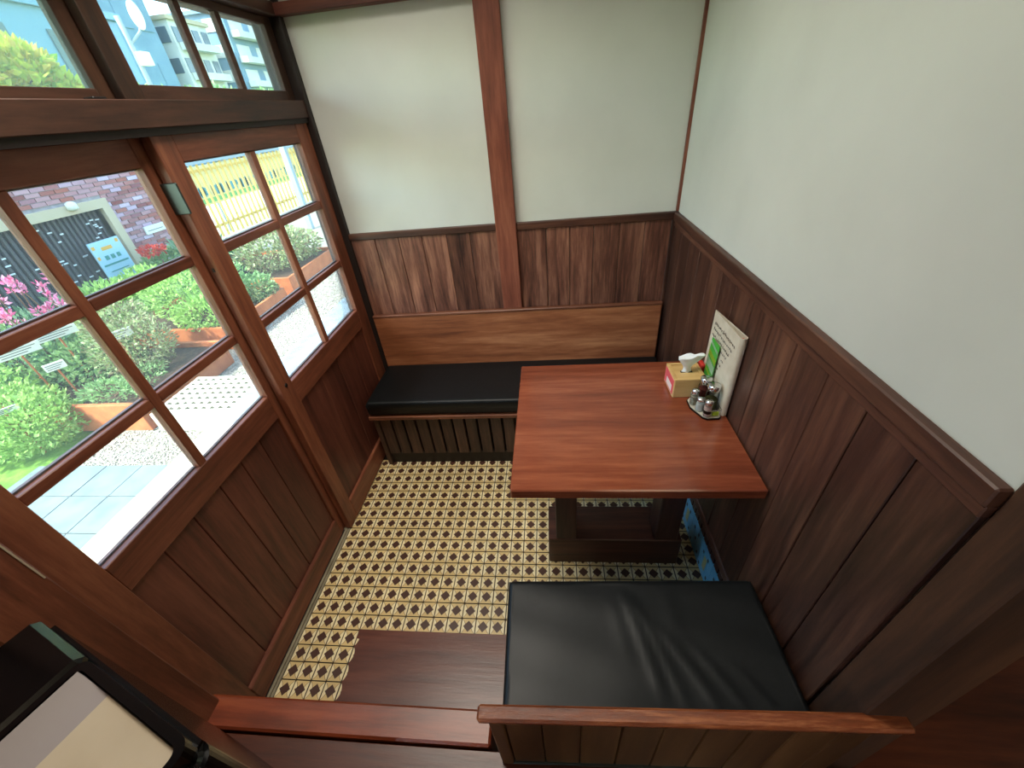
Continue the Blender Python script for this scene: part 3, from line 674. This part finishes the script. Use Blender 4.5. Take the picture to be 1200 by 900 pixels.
def leaves(name, m, parent, n, blobs, size, seed, lift=.5, long=1.6):
    """blobs: (cx, cy, cz, rx, ry, rz, weight); a cloud of small bent leaf blades around each blob."""
    r = np.random.RandomState(seed); wt = np.array([q[6] for q in blobs], float); wt /= wt.sum()
    idx = r.choice(len(blobs), n, p=wt); B = np.array([q[:6] for q in blobs])[idx]
    d = r.normal(size=(n, 3)); d /= np.linalg.norm(d, axis=1)[:, None]; rad = r.uniform(.35, 1, n)**.5
    C = B[:, :3] + d*B[:, 3:]*rad[:, None]
    dirn = d + r.normal(size=(n, 3))*.6; dirn[:, 2] += lift; dirn /= np.linalg.norm(dirn, axis=1)[:, None]
    side = np.cross(dirn, r.normal(size=(n, 3))); side /= np.linalg.norm(side, axis=1)[:, None]; nrm = np.cross(dirn, side)
    s = size*r.uniform(.6, 1.35, n)[:, None]
    p0 = C; p1 = C+dirn*s*long*.5+side*s*.42+nrm*s*.12; p2 = C+dirn*s*long; p3 = C+dirn*s*long*.5-side*s*.42+nrm*s*.12
    V = np.stack([p0, p1, p2, p3], 1).reshape(-1, 3); k = 4*np.arange(n)
    F_ = np.concatenate([np.stack([k, k+1, k+2], 1), np.stack([k, k+2, k+3], 1)])
    me = bpy.data.meshes.new(name); me.from_pydata(V.tolist(), [], F_.tolist()); me.materials.append(M[m])
    o = bpy.data.objects.new(name, me); COL.objects.link(o); o.parent = parent; return o
def twigs(name, m, parent, base, tips, r=.006):
    b = nb()
    for t_ in tips:
        mid = [(base[i]+t_[i])/2 for i in range(3)]; mid[0] += rnd.uniform(-.03, .03); mid[1] += rnd.uniform(-.03, .03)
        tube(b, [base, mid, t_], r, 5)
    return obj(name, b, m, parent)
M['leafA'] = leafmat('bright_leaves', [(134, 172, 84), (168, 204, 108), (196, 224, 136), (150, 190, 94)])
M['leafB'] = leafmat('olive_leaves', [(128, 146, 92), (166, 180, 118), (196, 204, 154), (142, 120, 96), (118, 138, 82)])
M['leafC'] = leafmat('green_leaves', [(116, 154, 94), (148, 182, 116), (178, 206, 146)])
M['leafD'] = leafmat('yellow_green_leaves', [(176, 196, 76), (216, 218, 92), (232, 196, 104), (150, 186, 80)])
M['leafE'] = leafmat('blue_green_leaves', [(90, 132, 96), (124, 164, 124), (150, 186, 150)])
M['twig'] = mat('twig', (104, 76, 52), .8); M['magenta'] = leafmat('magenta_flowers', [(214, 84, 140), (236, 140, 184), (226, 170, 190), (206, 70, 120)]); M['redf'] = leafmat('red_flowers', [(206, 50, 40), (228, 84, 70)])
def bush(name, label, x, y, z, blobs, n, m, size, seed, lift=.5, extra=None, grp=None, long=1.6):
    t = thing(name, label, 'shrub', (x, y, z), 0, grp)
    leaves('foliage', m, t, n, blobs, size, seed, lift, long)
    twigs('stem', 'twig', t, (0, 0, 0), [(q[0], q[1], q[2]) for q in blobs])
    if extra: extra(t)
    return t
# planters: boards with soil
def planter(label, x0, x1, y0, y1, z1=.05):
    t = thing('planter_box', label, 'planter', ((x0+x1)/2, (y0+y1)/2, GZ), 0, None); hx, hy, h = (x1-x0)/2, (y1-y0)/2, z1-GZ
    for c in ((-hx, hx, -hy, -hy+.035), (-hx, hx, hy-.035, hy), (hx-.035, hx, -hy+.035, hy-.035), (-hx, -hx+.035, -hy+.035, hy-.035)):
        bx('side_board', (*c, 0, h), 'terra', t, bev=.004)
    bx('soil', (-hx+.035, hx-.035, -hy+.035, hy-.035, 0, h-.05), 'soil', t, bev=0)
    return t
planter('orange planter box nearest the paving, under the speckled bush', -3.5, -2.14, .15, 1.16)
planter('orange planter box second from the paving', -3.6, -2.28, 1.42, 2.50)
planter('orange planter box farthest along the gravel path', -3.9, -2.42, 2.85, 4.25)
# big bushes
bush('leafy_bush', 'big bright green bush in front of the nearest planter', -3.05, -.02, GZ, [(0, 0, .24, .42, .36, .26, 3), (-.35, .1, .36, .4, .4, .28, 2), (.18, .05, .18, .28, .26, .18, 1.5), (-.5, -.3, .2, .35, .35, .2, 1.5)], 8500, 'leafA', .026, 3)
bush('leafy_bush', 'mid green bush behind the bright green bush', -3.55, .62, GZ, [(0, 0, .42, .55, .42, .30, 2), (.5, .1, .34, .4, .3, .2, 1)], 4200, 'leafC', .03, 4)
bush('speckled_bush', 'speckled olive bush growing in the nearest planter', -2.62, .78, 0, [(0, 0, .22, .30, .30, .26, 3), (-.2, .15, .38, .26, .26, .2, 2)], 5200, 'leafB', .020, 5)
bush('low_plants', 'low green plants at the front of the nearest planter', -2.52, .34, 0, [(0, 0, .05, .26, .12, .09, 2), (.1, .2, .05, .14, .2, .08, 1)], 900, 'leafC', .022, 6)
bush('leafy_bush', 'yellow green bush spilling over the near end of the second planter', -2.62, 1.62, 0, [(0, 0, .14, .3, .25, .18, 2), (-.3, .1, .3, .3, .3, .25, 2)], 2400, 'leafA', .028, 7)
bush('leafy_bush', 'green bush in the middle of the second planter', -2.85, 2.15, 0, [(0, 0, .26, .38, .36, .28, 2), (.3, .2, .12, .22, .25, .14, 1)], 2800, 'leafC', .03, 8)
bush('dry_plant', 'brownish dry plant at the edge of the second planter', -2.42, 2.32, .0, [(0, 0, .08, .14, .20, .10, 2)], 700, 'leafB', .024, 9)
bush('leafy_bush', 'dense pale green bush in the farthest planter', -2.95, 3.55, 0, [(0, 0, .26, .45, .6, .28, 3), (.2, .3, .2, .3, .4, .2, 1)], 3600, 'leafB', .032, 10)
bush('leafy_bush', 'grassy blue green plant behind the second planter', -3.75, 3.2, GZ, [(0, 0, .40, .34, .28, .34, 2)], 1700, 'leafE', .05, 11, 1.2, long=3.2)
bush('leafy_bush', 'yellow green bush beside the brick building', -3.95, 1.85, GZ, [(0, 0, .38, .4, .38, .26, 2), (.1, .45, .40, .3, .3, .26, 2)], 3000, 'leafA', .034, 12)
bush('flower_bush', 'green bush with red flowers below the wall plate', -4.1, 2.95, GZ, [(0, 0, .42, .28, .35, .28, 2)], 1600, 'leafC', .034, 13,
     extra=lambda t: leaves('flowers', 'redf', t, 160, [(0.05, -.15, .72, .1, .16, .05, 1)], .035, 14))
# tall pink flower spikes behind the left pane
for i, (x, y, h) in enumerate(((-3.35, .46, .92), (-3.25, .66, .84), (-3.45, .80, .98), (-3.2, .92, .86), (-3.5, 1.12, .95))):
    t = thing('pink_flower', ['pink spiked plant nearest the viewer, left of the dark lattice', 'pink spiked plant second from the left window edge', 'tallest pink spiked plant in the middle of the row', 'pink spiked plant just left of the muntin', 'pink spiked plant right of the muntin, nearest the poster'][i], 'flower', (x, y, GZ), 0, 'pink flowers before the dark lattice')
    tips = [(rnd.uniform(-.12, .12), rnd.uniform(-.14, .14), h*rnd.uniform(.8, 1.05)) for _ in range(5)]
    twigs('stem', 'twig', t, (0, 0, 0), tips, .005)
    leaves('foliage', 'leafE', t, 200, [(0, 0, h*.5, .13, .13, h*.32, 1)], .035, 60+i, .8, 2.2)
    for kk, q in enumerate(tips): leaves('flower_spike', 'magenta', t, 26, [(q[0], q[1], q[2], .022, .022, .06, 1)], .026, 80+i*7+kk, 1.2)
# plant labels on stakes
M['signw'] = mat('white_plate', (226, 226, 214), .5); M['signink'] = mat('plate_print', (120, 120, 116), .6); M['stakeo'] = mat('orange_stake', (176, 98, 52), .7)
def stake(label, x, y, ztop, w_, h_, rz, base):
    t = thing('plant_label', label, 'plant label', (x, y, base), rz)
    bx('stake', (-.008, .008, -.006, .006, 0, ztop-base-.01), 'stakeo', t, bev=.001)
    b = nb(); box(b, .008, .014, -w_/2, w_/2, ztop-base-h_, ztop-base, .001); pl_ = obj('plate', b, 'signw', t)
    b = nb()
    for k in range(3): box(b, .0142, .0150, -w_*.42, w_*(.42-.12*k), ztop-base-h_*(.25+.25*k)-.004, ztop-base-h_*(.25+.25*k)+.002)
    obj('print', b, 'signink', pl_, kind='stuff')
stake('white plate on a stake over the speckled bush', -2.55, .66, .42, .22, .07, -.5, 0)
stake('white plate on an orange stake beside the big bright bush', -2.75, .30, .36, .12, .06, -.6, GZ)
stake('white plate sticking out of the big bright bush, left one', -2.84, -.08, .22, .16, .04, -.6, GZ)
stake('white plate half hidden among the pink flowers', -2.95, .58, .50, .26, .07, -.5, GZ)
stake('white plate leaning among the pink flower stems at far left', -2.95, .30, .50, .24, .07, -.5, GZ)
stake('small white plate in front of the second planter bush', -2.50, 1.98, .26, .12, .06, -.5, 0)

# brick building with a framed dark lattice
bw = thing('brick_building', 'weathered red brick building with a framed dark lattice opening', 'building', (-4.6, 2.2, GZ))
M['brick'] = island('bricks', [(150, 78, 72), (172, 106, 98), (158, 118, 132), (136, 70, 68), (190, 150, 156), (164, 92, 80), (204, 184, 204), (150, 86, 88)], .9)
M['mortar'] = noisy('mortar', (150, 140, 142), (176, 166, 168), 20, .9)
YA, YB, ZT = -2.2, 4.25, 2.0     # wall extents (world y), top
OYA, OYB, OZT = .55, 2.98, 1.03  # opening
def lb_(x0, x1, y0, y1, z0, z1): return (x0, x1, y0-2.2, y1-2.2, z0-GZ, z1-GZ)
for c in ((-.30, -.012, YA, OYA, GZ, ZT), (-.30, -.012, OYB, YB, GZ, ZT), (-.30, -.012, OYA, OYB, OZT, ZT)):
    bx('wall', lb_(*c), 'mortar', bw, bev=0)
b = nb(); z = GZ+.004; row = 0
while z < ZT-.06:
    y = YA + (0 if row % 2 else -.08)
    while y < YB:
        a, c = max(y+.005, YA), min(y+.154, YB)
        segs = [(a, c)]
        if z < OZT+.11:
            segs = [(p, q) for p, q in ((a, min(c, OYA-.10)), (max(a, OYB+.10), c)) if q-p > .02]
        for p, q in segs:
            if q-p > .02: box(b, -.02, rnd.uniform(-.002, .006), p-2.2, q-2.2, z-GZ, z-GZ+.040)
        y += .16
    z += .047; row += 1
obj('bricks', b, 'brick', bw, kind='stuff')
M['frame'] = mat('beige_frame', (196, 178, 148), .7)
bx('door_frame', lb_(-.1, .04, OYB, OYB+.11, GZ, OZT+.1), 'frame', bw); bx('door_frame', lb_(-.1, .04, OYA-.11, OYA, GZ, OZT+.1), 'frame', bw); bx('lintel', lb_(-.1, .045, OYA, OYB, OZT, OZT+.1), 'frame', bw)
M['lattice'] = mat('dark_lattice', (44, 46, 62), .5); M['lath'] = mat('dark_lath', (74, 70, 78), .6); M['bit'] = mat('white_tie', (216, 222, 228), .5)
bx('lattice_backing', lb_(-.12, -.09, OYA, OYB, GZ, OZT), 'lattice', bw)
y = OYA+.02; lm_ = None; i = 0
while y < OYB-.03:
    q = bx('lath', (-.085, -.055, -.014, .014, 0.02, OZT-GZ), 'lath', bw, bev=.003) if lm_ is None else bpy.data.objects.new('lath', lm_)
    if lm_ is None: lm_ = q.data
    else: COL.objects.link(q); q.parent = bw
    q.location = (0, y-2.2, 0); i += 1; y += .062
b = nb(); rr = random.Random(5)
for _ in range(110):
    yy = rr.uniform(OYA+.05, OYB-.07); zz = rr.uniform(.1, OZT-GZ-.08); box(b, -.056, -.050, yy-2.2, yy-2.2+rr.uniform(.035, .06), zz, zz+.014)
obj('tie', b, 'bit', bw, kind='stuff')
M['pale_blue'] = mat('pale_blue_poster', (168, 206, 222), .6); M['dkgreen'] = mat('poster_green', (60, 140, 130), .6); M['orangep'] = mat('poster_orange', (226, 170, 70), .6)
ps = thing('poster_board', 'pale blue poster board standing before the dark lattice', 'poster', (-4.48, 2.66, GZ), 0)
bx('board', (-.01, .01, -.20, .20, .44, .92), 'pale_blue', ps); bx('leg', (-.03, -.012, -.2, -.17, 0, .5), 'frame', ps); bx('leg', (-.03, -.012, .17, .2, 0, .5), 'frame', ps)
b = nb(); box(b, .0105, .013, -.17, .17, .635, .655); box(b, .0105, .013, -.10, -.05, .70, .75); box(b, .0105, .013, -.02, .03, .70, .75); box(b, .0105, .013, .06, .11, .70, .75); box(b, .0105, .013, -.13, .12, .56, .57); obj('print', b, 'dkgreen', ps, kind='stuff')
b = nb(); box(b, .0105, .013, -.08, .06, .81, .85); box(b, .0105, .013, -.19, -.15, .84, .88); box(b, .0105, .013, .14, .18, .86, .90); box(b, .0105, .013, -.19, -.16, .72, .76); obj('emblem', b, 'orangep', ps, kind='stuff')
tag(bx('wall_plate', (-4.59, -4.57, 3.37, 3.70, .60, .70), 'signw', None), 'small white plate fixed on the brick wall', 'sign')
bx('print', (-4.57, -4.568, 3.40, 3.66, .635, .645), 'signink', bpy.data.objects['wall_plate'], bev=0)
b = nb(); lathe(b, [(.02, 0), (.055, .02), (.05, .08), (.02, .10)], 0, 0, 12); o_ = obj('wall_lamp', b, 'signw', None, True); o_.location = (-4.53, 2.62, 1.07); tag(o_, 'small white lamp over the lintel of the lattice', 'lamp')

# yellow fence with coloured banner
M['yellow'] = noisy('yellow_bamboo', (206, 172, 84), (226, 196, 110), 5, .7); M['greyp'] = mat('grey_post', (150, 166, 172), .6)
fn = thing('bamboo_fence', 'yellow upright slat fence with grey posts beside the road', 'fence', (-6, 8.8, GZ))
fm = None; y = -4.6; cnt = 0
while y < 4.6:
    if fm is None:
        q = bx('slat', (-.018, .018, -.020, .020, .06, 1.42), 'yellow', fn, bev=.004); fm = q.data
    else:
        q = bpy.data.objects.new('slat', fm); COL.objects.link(q); q.parent = fn
    q.location = (0, y, rnd.uniform(-.01, .01)); y += .17; cnt += 1
for zz in (.25, 1.28): bx('crossbar', (-.04, -.02, -4.6, 4.6, zz, zz+.05), 'yellow', fn)
bx('top_bar', (-.05, .06, -4.7, 4.7, 1.42, 1.50), 'greyp', fn)
for yy in (-4.68, 4.68): bx('post', (.02, .14, yy-.06, yy+.06, 0, 1.46), 'greyp', fn)
bn = thing('banner', 'long pale banner with blue green lettering behind the yellow fence', 'banner', (-6.4, 8.8, GZ))
M['banner'] = mat('banner_ground', (214, 204, 150), .7); M['teal'] = mat('banner_teal', (70, 150, 170), .6); M['bgreen'] = mat('banner_green', (104, 176, 110), .6)
bx('cloth', (-.01, .01, -5.2, 5.2, .62, 1.36), 'banner', bn)
for yy in (-4.8, -1.6, 1.6, 4.8): bx('pole', (-.04, -.012, yy-.02, yy+.02, 0, 1.36), 'greyp', bn)
b = nb(); rr = random.Random(9); y = -4.6
while y < 4.6:
    wv = rr.uniform(.12, .22); hgt = .20
    box(b, .011, .016, y, y+.05, .78, .78+hgt); box(b, .011, .016, y, y+wv, .78+rr.uniform(0, hgt-.05), .78+hgt-.02)
    if rr.random() < .5: box(b, .011, .016, y+wv-.04, y+wv, .78, .78+hgt)
    y += wv+.07
obj('lettering', b, 'teal', bn)
bx('green_band', (.0105, .013, -5.0, 5.0, .66, .75), 'bgreen', bn, bev=0)

tag(bx('grey_post', (-4.28, -4.18, 6.78, 6.88, GZ, 1.45), 'greyp', None), 'upright grey post standing before the yellow fence', 'post')
# eaves of our own building
struct('ceiling_eaves', box(nb(), -.93, -.12, -4.4, 2.6, 2.22, 2.30), 'darkpost', 'dark wooden roof eaves outside the windows', 'eaves')
struct('wall_outer_end', box(nb(), -.12, 0, .12, 2.6, GZ, 2.3), 'panel', 'outer wall of the building past the booth', 'wall')

# distant buildings, trees, lamp
M['bdark'] = noisy('blue_grey_wall', (116, 144, 162), (132, 160, 176), 1, .8); M['bwhite'] = noisy('pale_wall', (206, 204, 196), (222, 220, 212), 1, .8); M['bwin'] = mat('dark_window', (90, 108, 120), .2); M['bblue'] = mat('blue_glass_wall', (120, 160, 190), .3)
def building(label, x0, x1, y0, y1, h, m, floors, wins, wm='bwin', balc=None):
    t = thing('apartment_building', label, 'building', ((x0+x1)/2, (y0+y1)/2, GZ)); hx, hy = (x1-x0)/2, (y1-y0)/2
    bx('wall', (-hx, hx, -hy, hy, 0, h), m, t, bev=0); bx('roof', (-hx-.2, hx+.2, -hy-.2, hy+.2, h, h+.25), M['frame'] if m == 'bwhite' else M[m], t, bev=0)
    fh = h/floors
    for f in range(floors):
        for k in range(wins):
            yy = -hy + (k+.5)*2*hy/wins; ww = .32*2*hy/wins
            q = bx('window', (hx, hx+.06, yy-ww, yy+ww, f*fh+fh*.3, f*fh+fh*.8), wm, t, bev=0)
            xx = -hx + (k+.5)*2*hx/wins; wx = .32*2*hx/wins
            bx('window', (xx-wx, xx+wx, -hy-.06, -hy, f*fh+fh*.3, f*fh+fh*.8), wm, t, bev=0)
        if balc: bx('balcony', (hx+.06, hx+.8, -hy+.3, hy-.3, f*fh+fh*.05, f*fh+fh*.3), balc, t, bev=0)
building('tall blue grey apartment building directly behind the street lamp', -34, -27, 29.5, 34.5, 14.5, 'bdark', 4, 3, 'bdark')
building('pale apartment building with balconies in the middle transom panes', -34, -27, 36.0, 40.2, 9.3, 'bwhite', 5, 4, 'bwin', 'bwhite')
building('blue grey apartment block with pale balconies at the right transom pane', -33, -26, 41.5, 50, 10.4, 'bdark', 6, 3, 'bwhite', 'bwhite')
building('low blue grey house behind the yellow green tree', -24, -18, 12, 20.5, 6.4, 'bblue', 2, 2)
st_ = thing('street_lamp', 'pale street lamp with a flat oval head on a tall pole', 'street lamp', (-12, 13.6, GZ))
b = nb(); tube(b, [(0, 0, 0), (0, 0, 4.7), (.05, -.1, 5.1)], .07, 10); obj('pole', b, 'greyp', st_, True)
b = nb(); tube(b, [(0, 0, 4.45), (.25, .3, 4.75), (.3, .36, 4.9)], .035, 8); obj('arm', b, 'greyp', st_, True)
b = nb(); bmesh.ops.create_uvsphere(b, u_segments=16, v_segments=10, radius=1); 
for v in b.verts: v.co = Vector((.32+v.co.x*.10, .38+v.co.y*.24, 5.15+v.co.z*.36))
obj('lamp_head', b, 'signw', st_, True)
bx('control_box', (.06, .3, -.1, .25, 3.9, 4.25), 'signw', st_, bev=.02)
M['cable'] = mat('cable', (50, 52, 58), .6)
for i, (za, zb, yo) in enumerate(((6.2, 7.0, 0), (6.6, 6.4, .6), (5.7, 7.6, 1.1))):
    b = nb(); tube(b, [(-13, 12+yo + k*3, za + (zb-za)*k/7 - .35*math.sin(math.pi*k/7)) for k in range(8)], .018, 4)
    tag(obj('power_cable', b, 'cable'), ['thin dark power cable, rising to the right in the sky', 'thin dark power cable, level one in the middle of the sky', 'thin dark power cable starting lowest, steepest of the three'][i], 'cable', 'power cables across the sky')
t = thing('garden_tree', 'yellow green tree outside the near transom window', 'tree', (-5.45, 3.85, GZ))
leaves('crown', 'leafD', t, 2600, [(0, 0, 2.66, .32, .32, .33, 2), (.05, .25, 2.45, .3, .25, .28, 1.5), (-.1, -.6, 2.66, .35, .45, .45, 1.5)], .075, 31, .6)
twigs('trunk', 'twig', t, (0, 0, 0), [(0, 0, 2.7), (.2, .5, 2.5), (-.3, -.6, 2.5)], .05)
for i, (x, y, h, r) in enumerate(((-15.5, 12, 4.1, 1.8), (-15, 16.5, 3.6, 1.9), (-16, 22, 3.9, 2.4), (-17, 28, 4.0, 2.8), (-19, 34, 4.0, 2.8), (-20, 41, 3.6, 3))):
    nm = ['behind the garden tree', 'behind the street lamp', 'right of the street lamp', 'below the middle transom panes', 'under the pale apartment building', 'under the farthest apartment block'][i]
    t = thing('far_tree', 'dark green tree ' + nm, 'tree', (x, y, GZ))
    leaves('crown', 'leafC', t, 1600, [(0, 0, h*.7, r*.8, r, h*.3, 2), (0, r*.6, h*.6, r*.6, r*.6, h*.25, 1)], .2, 40+i, .3)
    twigs('trunk', 'twig', t, (0, 0, 0), [(0, 0, h*.7), (0, r*.5, h*.6)], .09)
